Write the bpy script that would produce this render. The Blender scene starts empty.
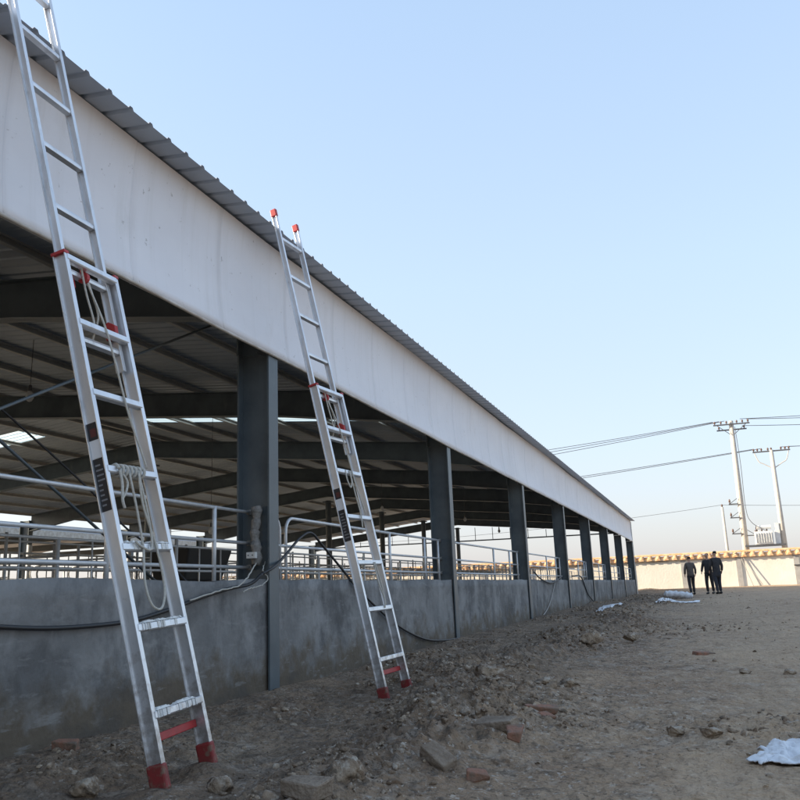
import bpy, math, random
import numpy as np
from mathutils import Vector, Matrix
random.seed(7); rng = np.random.default_rng(7)
S = bpy.context.scene; C = S.collection
PI = math.pi

# ------------------------------------------------------------------ camera (solved from the photograph, eye at the origin)
FPX = 833.62
Rm = Matrix(((0.94005917, 0.11260867, 0.32188205), (0.33869905, -0.19858576, -0.91969922), (-0.03964492, 0.97359282, -0.22482281)))
cam = bpy.data.cameras.new('camera'); cam.lens = 36 * FPX / 800; cam.sensor_width = 36; cam.clip_start = .05; cam.clip_end = 6000
co = bpy.data.objects.new('camera', cam); C.objects.link(co); co.matrix_world = Rm.to_4x4(); S.camera = co

def at(px, py, axis, val):
    d = Rm @ Vector((px - 400, 400 - py, -FPX)); return d * (val / d[axis])

# ------------------------------------------------------------------ mesh helpers
class MB:
    def __init__(s): s.v = []; s.f = []; s.m = []
    def add(s, vs, fs, mi=0):
        b = len(s.v); s.v += [tuple(p) for p in vs]
        for f in fs: s.f.append([b + i for i in f]); s.m.append(mi)
    def box(s, lo, hi, mi=0, M=None):
        (a, b, c), (d, e, f) = lo, hi
        vs = [Vector(p) for p in ((a,b,c),(d,b,c),(d,e,c),(a,e,c),(a,b,f),(d,b,f),(d,e,f),(a,e,f))]
        if M is not None: vs = [M @ p for p in vs]
        s.add(vs, ((3,2,1,0),(4,5,6,7),(0,1,5,4),(1,2,6,5),(2,3,7,6),(3,0,4,7)), mi)
    def tube(s, pts, r, seg=8, mi=0, caps=True):
        pts = [Vector(p) for p in pts]; n = len(pts)
        rs = r if isinstance(r, (list, tuple)) else [r] * n
        t0 = (pts[1] - pts[0]).normalized()
        u = t0.orthogonal().normalized(); vs = []
        for i, p in enumerate(pts):
            t = (pts[min(i+1, n-1)] - pts[max(i-1, 0)])
            t = t.normalized() if t.length > 1e-9 else t0
            u = (u - t * u.dot(t)).normalized(); w = t.cross(u)
            for k in range(seg):
                a = 2 * PI * k / seg; vs.append(p + (u * math.cos(a) + w * math.sin(a)) * rs[i])
        fs = [(i*seg+k, i*seg+(k+1) % seg, (i+1)*seg+(k+1) % seg, (i+1)*seg+k) for i in range(n-1) for k in range(seg)]
        if caps: fs += [tuple(range(seg))[::-1], tuple((n-1)*seg+k for k in range(seg))]
        s.add(vs, fs, mi)
    def prism(s, prof, A, B, ux, uy, mi=0):   # 2-D profile swept from A to B
        A, B, ux, uy = Vector(A), Vector(B), Vector(ux), Vector(uy); n = len(prof)
        vs = [P + ux * a + uy * b for P in (A, B) for a, b in prof]
        s.add(vs, [(i, (i+1) % n, n+(i+1) % n, n+i) for i in range(n)] + [tuple(range(n))[::-1], tuple(range(n, 2*n))], mi)
    def build(s, name, mats, parent=None, smooth=False, bevel=0):
        me = bpy.data.meshes.new(name); me.from_pydata(s.v, [], s.f)
        mats = mats if isinstance(mats, (list, tuple)) else [mats]
        for m in mats: me.materials.append(m)
        me.polygons.foreach_set('material_index', s.m)
        if smooth: me.polygons.foreach_set('use_smooth', [True] * len(me.polygons))
        me.update(); o = bpy.data.objects.new(name, me); C.objects.link(o)
        if parent: o.parent = parent
        if bevel:
            b = o.modifiers.new('b', 'BEVEL'); b.width = bevel; b.segments = 2; b.limit_method = 'ANGLE'
        return o
def ibeam(mb, A, B, side, up, depth, width, tw=.012, tf=.016, mi=0):
    h, w, a = depth/2, width/2, tw/2
    prof = [(-w,-h),(w,-h),(w,-h+tf),(a,-h+tf),(a,h-tf),(w,h-tf),(w,h),(-w,h),(-w,h-tf),(-a,h-tf),(-a,-h+tf),(-w,-h+tf)]
    mb.prism(prof, A, B, side, up, mi)
def smooth_path(pts, n=8):
    pts = [Vector(p) for p in pts]; out = []
    P = [pts[0]*2-pts[1]] + pts + [pts[-1]*2-pts[-2]]
    for i in range(1, len(P)-2):
        a, b, c, d = P[i-1:i+3]
        for k in range(n):
            t = k / n
            out.append(.5*((2*b)+(c-a)*t+(2*a-5*b+4*c-d)*t*t+(-a+3*b-3*c+d)*t**3))
    return out + [pts[-1]]
def tag(o, label=None, cat=None, group=None, kind=None):
    if label: o['label'] = label
    if cat: o['category'] = cat
    if group: o['group'] = group
    if kind: o['kind'] = kind
    return o
def empty(name, loc=(0, 0, 0)):
    o = bpy.data.objects.new(name, None); C.objects.link(o); o.location = loc; return o
def copy_tree(o, parent=None):
    c = o.copy(); C.objects.link(c); c.parent = parent
    for ch in list(o.children): copy_tree(ch, c)
    return c

# ------------------------------------------------------------------ materials
def mat(name, col, rough=.8, metal=0, spec=.5, var=None, vscale=3, bump=0, bscale=40, col2=None, rvar=0, stretch=None, detail=6, thr=None):
    m = bpy.data.materials.new(name); m.use_nodes = True; nt = m.node_tree; N = nt.nodes; L = nt.links
    b = N['Principled BSDF']; b.inputs['Base Color'].default_value = (*col, 1); b.inputs['Roughness'].default_value = rough
    b.inputs['Metallic'].default_value = metal; b.inputs['Specular IOR Level'].default_value = spec
    tc = N.new('ShaderNodeTexCoord'); src = tc.outputs['Object']
    if stretch:
        mp = N.new('ShaderNodeMapping'); mp.inputs['Scale'].default_value = stretch; L.new(src, mp.inputs[0]); src = mp.outputs[0]
    if col2 is not None:
        n = N.new('ShaderNodeTexNoise'); n.inputs['Scale'].default_value = vscale; n.inputs['Detail'].default_value = detail; n.inputs['Roughness'].default_value = .62
        L.new(src, n.inputs['Vector'])
        r = N.new('ShaderNodeValToRGB'); lo, hi = thr or (.35, .65)
        r.color_ramp.elements[0].position = lo; r.color_ramp.elements[1].position = hi
        r.color_ramp.elements[0].color = (*col, 1); r.color_ramp.elements[1].color = (*col2, 1)
        L.new(n.outputs[0], r.inputs[0]); L.new(r.outputs[0], b.inputs['Base Color'])
        if rvar:
            q = N.new('ShaderNodeMapRange'); q.inputs['To Min'].default_value = rough - rvar; q.inputs['To Max'].default_value = rough + rvar
            L.new(n.outputs[0], q.inputs[0]); L.new(q.outputs[0], b.inputs['Roughness'])
    if bump:
        n2 = N.new('ShaderNodeTexNoise'); n2.inputs['Scale'].default_value = bscale; n2.inputs['Detail'].default_value = 5
        L.new(src, n2.inputs['Vector'])
        bp = N.new('ShaderNodeBump'); bp.inputs['Strength'].default_value = 1; bp.inputs['Distance'].default_value = bump
        L.new(n2.outputs[0], bp.inputs['Height']); L.new(bp.outputs[0], b.inputs['Normal'])
    return m
def mixin(m, col, scale, lo, hi, stretch=None, zgrad=None, seed=0, amt=1, axis=2):
    """lay a stain of another colour over the base, shaped by noise (and optionally by height)"""
    nt = m.node_tree; N = nt.nodes; L = nt.links; b = N['Principled BSDF']; bc = b.inputs['Base Color']
    tc = N.new('ShaderNodeTexCoord'); mp = N.new('ShaderNodeMapping'); mp.inputs['Scale'].default_value = stretch or (1, 1, 1)
    mp.inputs['Location'].default_value = (seed*3.1, seed*1.7, seed); L.new(tc.outputs['Object'], mp.inputs[0])
    n = N.new('ShaderNodeTexNoise'); n.inputs['Scale'].default_value = scale; n.inputs['Detail'].default_value = 7; n.inputs['Roughness'].default_value = .65
    L.new(mp.outputs[0], n.inputs['Vector']); f = n.outputs[0]
    if zgrad:
        sx = N.new('ShaderNodeSeparateXYZ'); L.new(tc.outputs['Object'], sx.inputs[0])
        q = N.new('ShaderNodeMapRange'); q.inputs['From Min'].default_value = zgrad[0]; q.inputs['From Max'].default_value = zgrad[1]
        q.inputs['To Min'].default_value = zgrad[2]; q.inputs['To Max'].default_value = zgrad[3]; L.new(sx.outputs[axis], q.inputs[0])
        ad = N.new('ShaderNodeMath'); ad.operation = 'ADD'; L.new(f, ad.inputs[0]); L.new(q.outputs[0], ad.inputs[1]); f = ad.outputs[0]
    r = N.new('ShaderNodeMapRange'); r.inputs['From Min'].default_value = lo; r.inputs['From Max'].default_value = hi; r.inputs['To Max'].default_value = amt
    L.new(f, r.inputs[0])
    mx = N.new('ShaderNodeMix'); mx.data_type = 'RGBA'; L.new(r.outputs[0], mx.inputs[0])
    if bc.is_linked: L.new(bc.links[0].from_socket, mx.inputs[6])
    else: mx.inputs[6].default_value = bc.default_value[:]
    mx.inputs[7].default_value = (*col, 1); L.new(mx.outputs[2], bc)
    return m

M = {}
M['fascia'] = mat('white fascia panel', (.74, .74, .775), .55, col2=(.80, .80, .83), vscale=1.2, bump=.004, bscale=5, stretch=(1, .6, 1))
mixin(M['fascia'], (.26, .24, .22), 16, .655, .70, amt=.6)
mixin(M['fascia'], (.45, .42, .38), 2.5, .58, .8, stretch=(1, .8, .35), seed=2, amt=.35)
mixin(M['fascia'], (.58, .57, .56), 4, .52, .75, stretch=(1, 2.5, .12), seed=6, amt=.3)
M['trim'] = mat('dirty fascia lip', (.40, .35, .29), .6, col2=(.58, .55, .5), vscale=6)
M['roof'] = mat('blue grey roof sheet', (.36, .40, .46), .45, metal=.2, col2=(.44, .48, .53), vscale=1.5, rvar=.08)
M['liner'] = mat('grey galvanised purlin', (.44, .43, .41), .5, metal=.2, col2=(.54, .52, .49), vscale=3)
M['steel'] = mat('blue grey painted steel', (.066, .086, .100), .42, col2=(.110, .134, .147), vscale=2.2, rvar=.1, bump=.0006, bscale=20)
mixin(M['steel'], (.17, .18, .18), 5, .60, .72, stretch=(1, 1, .3), seed=4, amt=.5)
M['wall'] = mat('bare cement render', (.155, .152, .149), .9, col2=(.265, .259, .25), vscale=1.6, bump=.022, bscale=7, detail=9, thr=(.3, .7))
mixin(M['wall'], (.07, .07, .073), 2.2, .50, .62, stretch=(1, 1, .6), seed=1, amt=.65)
mixin(M['wall'], (.32, .315, .31), 3, .53, .68, stretch=(1, 1.2, .55), seed=5, amt=.5)
mixin(M['wall'], (.12, .095, .068), 4, .70, .98, zgrad=(-.18, .50, .66, 0), seed=7)
mixin(M['wall'], (.055, .053, .052), 1.1, .52, .60, stretch=(1, 1, 1.6), seed=31, amt=.42)
mixin(M['wall'], (.30, .295, .285), 7, .58, .66, stretch=(1, .5, 2.2), seed=33, amt=.4)
M['galv'] = mat('galvanised pipe', (.70, .71, .72), .38, metal=.25, col2=(.58, .59, .60), vscale=12)
M['alu'] = mat('aluminium', (.80, .81, .83), .36, metal=.6, col2=(.66, .67, .69), vscale=5, rvar=.08, stretch=(1, 1, .4), bump=.0004, bscale=60)
mixin(M['alu'], (.20, .15, .11), 18, .62, .86, zgrad=(0, .7, .36, 0), seed=2, amt=.6)
mixin(M['alu'], (.45, .45, .46), 9, .56, .66, stretch=(1, 1, .25), seed=5, amt=.5)
M['red'] = mat('red plastic', (.44, .03, .032), .5, col2=(.33, .03, .03), vscale=15)
M['red_foot'] = mat('dirty dark red rubber', (.26, .022, .022), .6, col2=(.17, .03, .025), vscale=14)
mixin(M['red_foot'], (.18, .13, .09), 22, .52, .62, seed=2, amt=.8)
M['rope'] = mat('off white rope', (.55, .52, .46), .9, col2=(.42, .40, .35), vscale=90, bump=.002, bscale=250)
M['black'] = mat('black cable', (.018, .018, .02), .5)
M['residue'] = mat('white cement splashes', (.78, .77, .74), .95, col2=(.66, .64, .6), vscale=60, bump=.003, bscale=120)
M['sticker_dark'] = mat('black sticker', (.02, .02, .024), .4)
M['sticker_white'] = mat('white sticker', (.75, .74, .74), .4)
M['sticker_ink'] = mat('grey lettering', (.22, .22, .23), .5)
M['sticker_red'] = mat('dark red sticker', (.10, .02, .02), .4)
M['cream'] = mat('cream plaster', (.72, .66, .56), .9, col2=(.79, .74, .65), vscale=.8, bump=.01, bscale=10)
mixin(M['cream'], (.40, .32, .22), 2, .62, .8, stretch=(1, 1, .5), seed=3, amt=.6)
M['tile'] = mat('orange terracotta tile', (.60, .32, .14), .8, col2=(.70, .48, .28), vscale=4)
M['pilaster'] = mat('grey concrete', (.34, .32, .30), .9, col2=(.42, .40, .37), vscale=5)
M['concrete'] = mat('pale pole concrete', (.46, .42, .37), .9, col2=(.55, .51, .45), vscale=3)
M['darkmetal'] = mat('dark metal fittings', (.12, .12, .125), .5, metal=.5)
M['ceramic'] = mat('brown porcelain', (.16, .10, .08), .25)
M['white'] = mat('white painted metal', (.72, .72, .70), .5, col2=(.6, .6, .58), vscale=6)
M['floor'] = mat('barn floor', (.19, .18, .165), .95, col2=(.26, .245, .22), vscale=1.5)
M['plastic'] = mat('white plastic sheeting', (.72, .73, .75), .5, col2=(.64, .65, .68), vscale=8, bump=.02, bscale=14)
mixin(M['plastic'], (.42, .36, .30), 9, .56, .66, seed=5, amt=.6)
M['brick'] = mat('orange brick', (.30, .135, .085), .9, col2=(.21, .125, .085), vscale=14, bump=.010, bscale=45)
mixin(M['brick'], (.15, .115, .085), 9, .48, .60, seed=3, amt=.95)
M['brick_grey'] = mat('mud caked brick', (.19, .14, .10), .95, col2=(.30, .235, .175), vscale=12, bump=.014, bscale=50)
M['dark_hide'] = mat('dark covered trough', (.03, .03, .032), .7)
M['cloth_black'] = mat('black coat', (.022, .022, .026), .85, col2=(.035, .035, .04), vscale=12)
M['cloth_brown'] = mat('dark brown jacket', (.085, .072, .066), .85, col2=(.11, .095, .085), vscale=12)
M['cloth_navy'] = mat('dark navy trousers', (.02, .024, .036), .85, col2=(.03, .034, .045), vscale=12)
M['skin'] = mat('skin', (.42, .26, .19), .55)
M['hair'] = mat('black hair', (.012, .011, .011), .6)
M['foam'] = mat('grey foam wrap', (.30, .29, .27), .95, col2=(.18, .17, .16), vscale=30, bump=.01, bscale=60)
M['farwall'] = mat('far shed cladding', (.24, .24, .25), .8, col2=(.3, .3, .3), vscale=2)
# translucent skylight
ms = bpy.data.materials.new('translucent roof light'); ms.use_nodes = True; nt = ms.node_tree
pb = nt.nodes['Principled BSDF']; tr = nt.nodes.new('ShaderNodeBsdfTranslucent'); tr.inputs[0].default_value = (.75, .85, .82, 1)
pb.inputs['Base Color'].default_value = (.7, .78, .76, 1); pb.inputs['Roughness'].default_value = .3
mx = nt.nodes.new('ShaderNodeMixShader'); mx.inputs[0].default_value = .75
nt.links.new(pb.outputs[0], mx.inputs[1]); nt.links.new(tr.outputs[0], mx.inputs[2]); nt.links.new(mx.outputs[0], nt.nodes['Material Output'].inputs[0]); M['skylight'] = ms

# ground
mg = mat('frozen mud', (.225, .142, .085), .95, col2=(.36, .255, .165), vscale=.7, bump=.05, bscale=24, detail=10, thr=(.35, .65))
mixin(mg, (.42, .35, .28), 5.5, .52, .62, seed=2, amt=.6)
mixin(mg, (.54, .47, .40), 30, .57, .63, seed=9, amt=.75)
mixin(mg, (.065, .046, .032), 9, .53, .62, seed=4, amt=.7)
mixin(mg, (.40, .27, .165), .45, .52, .60, seed=12, amt=.6)
mixin(mg, (.06, .045, .032), 38, .56, .62, seed=15, amt=.7)
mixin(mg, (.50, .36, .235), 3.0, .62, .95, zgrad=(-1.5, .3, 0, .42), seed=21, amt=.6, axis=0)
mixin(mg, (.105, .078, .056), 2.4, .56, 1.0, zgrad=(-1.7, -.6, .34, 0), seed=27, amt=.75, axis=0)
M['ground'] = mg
mc = mat('earth clods', (.16, .105, .066), .95, col2=(.33, .25, .175), vscale=5, bump=.012, bscale=70, thr=(.40, .60))
mixin(mc, (.46, .40, .33), 16, .53, .60, seed=3, amt=.75)
mixin(mc, (.05, .036, .025), 12, .54, .60, seed=8, amt=.6)
M['clod'] = mc

# ------------------------------------------------------------------ noise and the lie of the land
def vnoise(x, y, seed=0):
    xi = np.floor(x).astype(np.int64); yi = np.floor(y).astype(np.int64); fx = x - xi; fy = y - yi
    fx = fx*fx*(3-2*fx); fy = fy*fy*(3-2*fy)
    def h(a, b):
        n = (a*374761393 + b*668265263 + seed*974711) & 0xffffffff
        n = ((n ^ (n >> 13)) * 1274126177) & 0xffffffff
        return ((n ^ (n >> 16)) & 0xffff) / 65535.
    return (h(xi, yi)*(1-fx)+h(xi+1, yi)*fx)*(1-fy)+(h(xi, yi+1)*(1-fx)+h(xi+1, yi+1)*fx)*fy
def fbm(x, y, o=4, seed=0, ridge=False):
    t = 0; a = 1; s = 0
    for k in range(o):
        c, sn = math.cos(k*1.3), math.sin(k*1.3)
        n = vnoise((x*c-y*sn)*2**k+17*k, (x*sn+y*c)*2**k-9*k, seed+k)
        t = t + a*(1-abs(2*n-1) if ridge else n); s += a; a *= .55
    return t/s
YB = [-50, 3.6, 6.6, 12.4, 18, 24, 30, 40, 46.5, 51, 60, 4000]
ZB = [-.86, -.83, -.80, -.73, -.69, -.65, -.63, -.65, -.66, -.40, -.62, -.62]
def heap(x, y):
    c = -1.75 + .25*np.sin(y*.55) + .2*np.sin(y*1.3+1)
    w = .50 + .16*np.sin(y*.9+2)
    r = np.exp(-((x-c)/w)**2) * np.clip((y-2)/3, .4, 1) * np.clip((44-y)/8, 0, 1)
    r2 = .7*np.exp(-((x+3.0)/.35)**2) * np.clip(fbm(x*.8, y*.8, 2, 40)*2-.7, 0, 1)
    r3 = np.exp(-((x-.6)/.9)**2-((y-5.2)/.5)**2)*.4
    r4 = np.clip(fbm(x*.35, y*.22, 3, 55)*3-1.75, 0, 1)*np.clip((y-9)/8, 0, 1)*.6*np.clip((47-y)/3, 0, 1)
    return np.clip(r + r2 + r3 + r4, 0, 1.2)
def ground_z(x, y):
    x = np.asarray(x, float); y = np.asarray(y, float)
    z = np.interp(y, YB, ZB)
    z = z + .05*np.exp(-(x+3.5)**2/.12)
    hp = heap(x, y)
    near = np.exp(-((x)**2+(y-5)**2)/3000.)
    z = z + hp*(.09 + .07*fbm(x*1.7, y*1.7, 3, 3))
    rough = .30 + 1.25*hp
    z = z + near*rough*(.070*(fbm(x*3.1, y*3.1, 3, 11, True)-.6) + .085*(fbm(x*8, y*8, 3, 21, True)-.6) + .030*(fbm(x*22, y*22, 3, 31, True)-.5))
    z = z + .07*(fbm(x*.5, y*.5, 2, 5)-.5)
    # the ladders' feet and people stand on trodden patches
    for fx, fy, fz, fr in PADS:
        wgt = np.exp(-((x-fx)**2+(y-fy)**2)/fr**2); z = z*(1-wgt) + fz*wgt
    return z
PADS = [(-2.29, 3.22, -.765, .16), (-2.32, 3.66, -.74, .16), (-2.37, 6.14, -.77, .2), (-2.34, 6.59, -.76, .2),
        (-.65, 40, -.60, .6), (.1, 40.6, -.61, .7), (.45, 40, -.61, .6)]
def gz(x, y): return float(ground_z(np.array([x]), np.array([y]))[0])

def spaced(lo, hi, c0, c1, step, grow):
    out = list(np.arange(c0, c1, step)); s = step; v = out[-1]
    while v < hi: s *= grow; v += s; out.append(min(v, hi))
    s = step; v = out[0]; pre = []
    while v > lo: s *= grow; v -= s; pre.append(max(v, lo))
    return np.array(pre[::-1] + out)
gx = spaced(-2500, 2500, -3.7, 1.6, .016, 1.06)
gy = spaced(-60, 4000, 2.9, 7.0, .016, 1.010)
# cap growth in far mid-range so the yard stays rough
X, Y = np.meshgrid(gx, gy); Z = ground_z(X, Y)
nx, ny = len(gx), len(gy)
co_ = np.stack([X.ravel(), Y.ravel(), Z.ravel()], 1).astype(np.float32)
i = (np.arange(ny-1)[:, None]*nx + np.arange(nx-1)[None]).ravel()
quads = np.stack([i, i+1, i+1+nx, i+nx], 1).astype(np.int32)
me = bpy.data.meshes.new('ground'); me.vertices.add(len(co_)); me.vertices.foreach_set('co', co_.ravel())
me.loops.add(quads.size); me.loops.foreach_set('vertex_index', quads.ravel()); me.polygons.add(len(quads))
me.polygons.foreach_set('loop_start', np.arange(len(quads), dtype=np.int32)*4)
me.polygons.foreach_set('use_smooth', np.ones(len(quads), dtype=bool))
me.update(calc_edges=True); me.validate(); me.materials.append(M['ground'])
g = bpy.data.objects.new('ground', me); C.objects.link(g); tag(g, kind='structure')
print('ground verts', len(co_))

# loose clods: one object nobody could count
import bmesh
def ico():
    bm = bmesh.new(); bmesh.ops.create_icosphere(bm, subdivisions=2, radius=1)
    v = np.array([p.co[:] for p in bm.verts]); f = np.array([[q.index for q in p.verts] for p in bm.faces]); bm.free(); return v, f
IV, IF = ico()
def scatter(n, name, matl, lo, hi, region, heapw, label, seed, sub=None):
    r = np.random.default_rng(seed); xs, ys, sz = [], [], []
    while len(xs) < n:
        x = r.uniform(region[0], region[1], 4000); u = r.uniform(0, 1, 4000)
        y = region[2]*(region[3]/region[2])**u
        h = heap(x, y); keep = r.uniform(0, 1, 4000) < (1-heapw) + heapw*np.clip(h*1.3-.05, 0, 1)
        keep &= (x > -3.42) & (fbm(x*1.3, y*1.3, 3, 71) > .40)
        s = lo*(hi/lo)**(r.uniform(0, 1, 4000)**2.6)
        xs += list(x[keep]); ys += list(y[keep]); sz += list(s[keep])
    xs, ys, sz = np.array(xs[:n]), np.array(ys[:n]), np.array(sz[:n])
    sz = sz*np.clip(.7+ys/25, .8, 1.6)
    zs = ground_z(xs, ys); nv = len(IV)
    V = np.repeat(IV[None], n, 0)*r.uniform(.80, 1.25, (n, nv, 1))
    for _ in range(8):
        pn = r.normal(size=(n, 1, 3)); pn /= np.linalg.norm(pn, axis=2, keepdims=True); e_ = np.maximum((V*pn).sum(2, keepdims=True)-r.uniform(.25, .8, (n, 1, 1)), 0); V = V - pn*e_*.95
    V *= r.uniform(.6, 1.35, (n, 1, 3))*np.array([1, 1, .75])
    a = r.uniform(0, 2*PI, n); c, s_ = np.cos(a)[:, None], np.sin(a)[:, None]
    x2 = V[..., 0]*c - V[..., 1]*s_; y2 = V[..., 0]*s_ + V[..., 1]*c; V = np.stack([x2, y2, V[..., 2]], -1)
    V *= sz[:, None, None]; V += np.stack([xs, ys, zs-sz*.08], -1)[:, None]
    F = (IF[None] + (np.arange(n)*nv)[:, None, None]).reshape(-1, 3).astype(np.int32)
    me = bpy.data.meshes.new(name); V = V.reshape(-1, 3).astype(np.float32)
    me.vertices.add(len(V)); me.vertices.foreach_set('co', V.ravel()); me.loops.add(F.size); me.loops.foreach_set('vertex_index', F.ravel())
    me.polygons.add(len(F)); me.polygons.foreach_set('loop_start', np.arange(len(F), dtype=np.int32)*3); me.update(calc_edges=True); me.validate()
    me.materials.append(matl); o = bpy.data.objects.new(name, me); C.objects.link(o); tag(o, label, 'clods', kind='stuff'); return o
scatter(15000, 'earth_clods', M['clod'], .006, .042, (-3.4, 1.2, 3.0, 44), .992, 'loose grey brown clods of frozen earth heaped along the barn wall', 1)
scatter(5000, 'gravel', M['ground'], .004, .02, (-3.4, 2.5, 3.0, 30), .8, 'small grit and crumbs strewn over the bare dirt yard', 2)

# ------------------------------------------------------------------ THE BARN
XF = -3.49; XR = -13.0; XB = -22.5; YN = -24.0; YE = 46.35; SL = .10
def roof_z(x): return 3.235 + SL*(XF - x) if x >= XR else 3.235 + SL*(XF - XR) - SL*(XR - x)
COLY = [6.52, 12.13, 17.72, 23.2, 28.55, 34.1, 39.9, 46.1]; BACKY = [.95, -4.7, -10.3, -15.9, -21.5]
barn = empty('cattle_barn', (XF, YE, -.65))
tag(barn, 'long open sided cattle barn with white fascia, blue grey steel columns and low cement wall', 'barn')
BO = Vector((-XF, -YE, .65))
def bpart(mb, name, m, **k):
    mb.v = [(a + BO[0], b + BO[1], c + BO[2]) for a, b, c in mb.v]; return mb.build(name, m, barn, **k)
SKY = (15.0, 15.86)
def sheet(y0, y1, xa, xb, mb):
    ys = []; y = y0; p = .215
    while y < y1 - 1e-6:
        for d, h in ((0, 0), (.150, 0), (.163, .020), (.190, .020), (.203, 0)):
            if y + d <= y1: ys.append((y+d, h))
        y += p
    ys.append((y1, 0))
    vs = []; fs = []; n = len(ys)
    xs = [xa, xb]
    for x in xs:
        for (yy, h) in ys: vs.append((x, yy, roof_z(x)+h))
    for k in range(n-1): fs.append((k, k+1, n+k+1, n+k))
    b = len(vs)
    mb.add(vs, fs)
mb = MB()
for a, b in ((YN, SKY[0]), (SKY[1], YE + .1)):
    sheet(a, b, -3.26, XR, mb); sheet(a, b, XR, -22.7, mb)
# folded ridge cap
mb.prism([(-.3, -.02), (0, .05), (.3, -.02), (.3, -.012), (0, .06), (-.3, -.012)], (XR, YN, roof_z(XR)+.03), (XR, YE+.1, roof_z(XR)+.03), (1, 0, 0), (0, 0, 1))
bpart(mb, 'roof', M['roof'])
for xa, xb in ((-4.4, -11.6), (-14.7, -21.8)):
    mb = MB(); sheet(SKY[0], SKY[1]+.001, xa, xb, mb); bpart(mb, 'skylight', M['skylight'])
for xa, xb in ((-3.26, -4.4), (-11.6, XR), (XR, -14.7)):
    mb = MB(); sheet(*SKY, xa, xb, mb); bpart(mb, 'roof_panel', M['roof'])
mb = MB(); sheet(*SKY, -21.8, -22.7, mb); bpart(mb, 'roof_panel', M['roof'])
# fascia: slightly slack, gently bowed panel with its own thickness
JN = list(np.arange(-23.1, 46, 1.15)); mb = MB(); ys = np.array(sorted(set(list(np.arange(YN, 1, 1.0)) + list(np.arange(1, YE, .12)) + [YE] + [q+d for q in JN for d in (-.007, 0, .007)]))); zs = np.linspace(2.15, 3.225, 15)
vs = []
for y in ys:
    for z in zs:
        t = (z-2.15)/1.075
        vs.append((XF - .035*math.sin(PI*t) - (.007 if min(abs(y-q) for q in JN) < .003 else 0) + .022*(float(vnoise(np.array([y*1.1]), np.array([z*2.0]), 8)[0])-.5) + .012*(1-t)**6, y, z + .012*math.sin(y*.7)*(t > .99) + .006*(float(vnoise(np.array([y*2.]), np.array([0.]), 9)[0])-.5)*(t < .01)))
n = len(zs); k = len(ys)
fs = [(i*n+j, (i+1)*n+j, (i+1)*n+j+1, i*n+j+1) for i in range(k-1) for j in range(n-1)]
mb.add(vs, fs); mb.add([(x-.03, y, z) for x, y, z in vs], [f[::-1] for f in fs])
N2 = len(vs)
mb.f += [[i*n, N2+i*n, N2+(i+1)*n, (i+1)*n] for i in range(k-1)]; mb.m += [0]*(k-1)
mb.f += [[(k-1)*n+j, N2+(k-1)*n+j, N2+(k-1)*n+j+1, (k-1)*n+j+1] for j in range(n-1)]; mb.m += [0]*(n-1)
bpart(mb, 'fascia', M['fascia'], smooth=True)
mb = MB(); mb.tube([(XF+.012+.003*math.sin(y*3), y, 2.146+.004*math.sin(y*1.9)) for y in list(np.arange(YN, YE, .5))+[YE]], .013, 8); bpart(mb, 'bottom_lip', M['trim'], smooth=True)
mb = MB(); mb.box((XF-.06, YE, -.62), (XF+.02, YE+.07, 3.2)); bpart(mb, 'corner_trim', M['white'])
# low wall between columns, in bays
ends = [YN] + sorted(BACKY) + COLY
for a, b in zip(ends[:-1], ends[1:]):
    mb = MB(); m_ = max(2, int((b-a)/.12)); pts = np.linspace(a+.012, b-.012, m_); zz = np.linspace(-1.0, .15, 12)
    vs = []
    for y in pts:
        for z in zz:
            w = .012*(float(fbm(np.array([y*1.6]), np.array([z*1.6+4]), 3, 91)[0])-.5)
            zt = z + (.045*(float(fbm(np.array([y*2.3]), np.array([0.]), 3, 92)[0])-.5) if z > .14 else 0)
            vs.append((XF-.035+w, y, zt))
    n = len(zz); k = len(pts); fs = [(i*n+j, (i+1)*n+j, (i+1)*n+j+1, i*n+j+1) for i in range(k-1) for j in range(n-1)]
    mb.add(vs, fs); N2 = len(mb.v); back = [(XF-.27, y, vs[i*n+n-1][2]) for i, y in enumerate(pts)] + [(XF-.27, y, -1.0) for y in pts]
    mb.v += back
    for i in range(k-1): mb.f += [[i*n+n-1, (i+1)*n+n-1, N2+i+1, N2+i], [N2+i, N2+i+1, N2+k+i+1, N2+k+i]]; mb.m += [0, 0]
    bpart(mb, 'wall', M['wall'], smooth=True)
mb = MB(); mb.box((-22.7, YN, -1), (-22.5, YE, -.05)); bpart(mb, 'rear_wall', M['wall'])
mb = MB(); mb.box((-22.5, YN, -1), (XF-.28, YE, -.45)); bpart(mb, 'floor', M['floor'])
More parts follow.
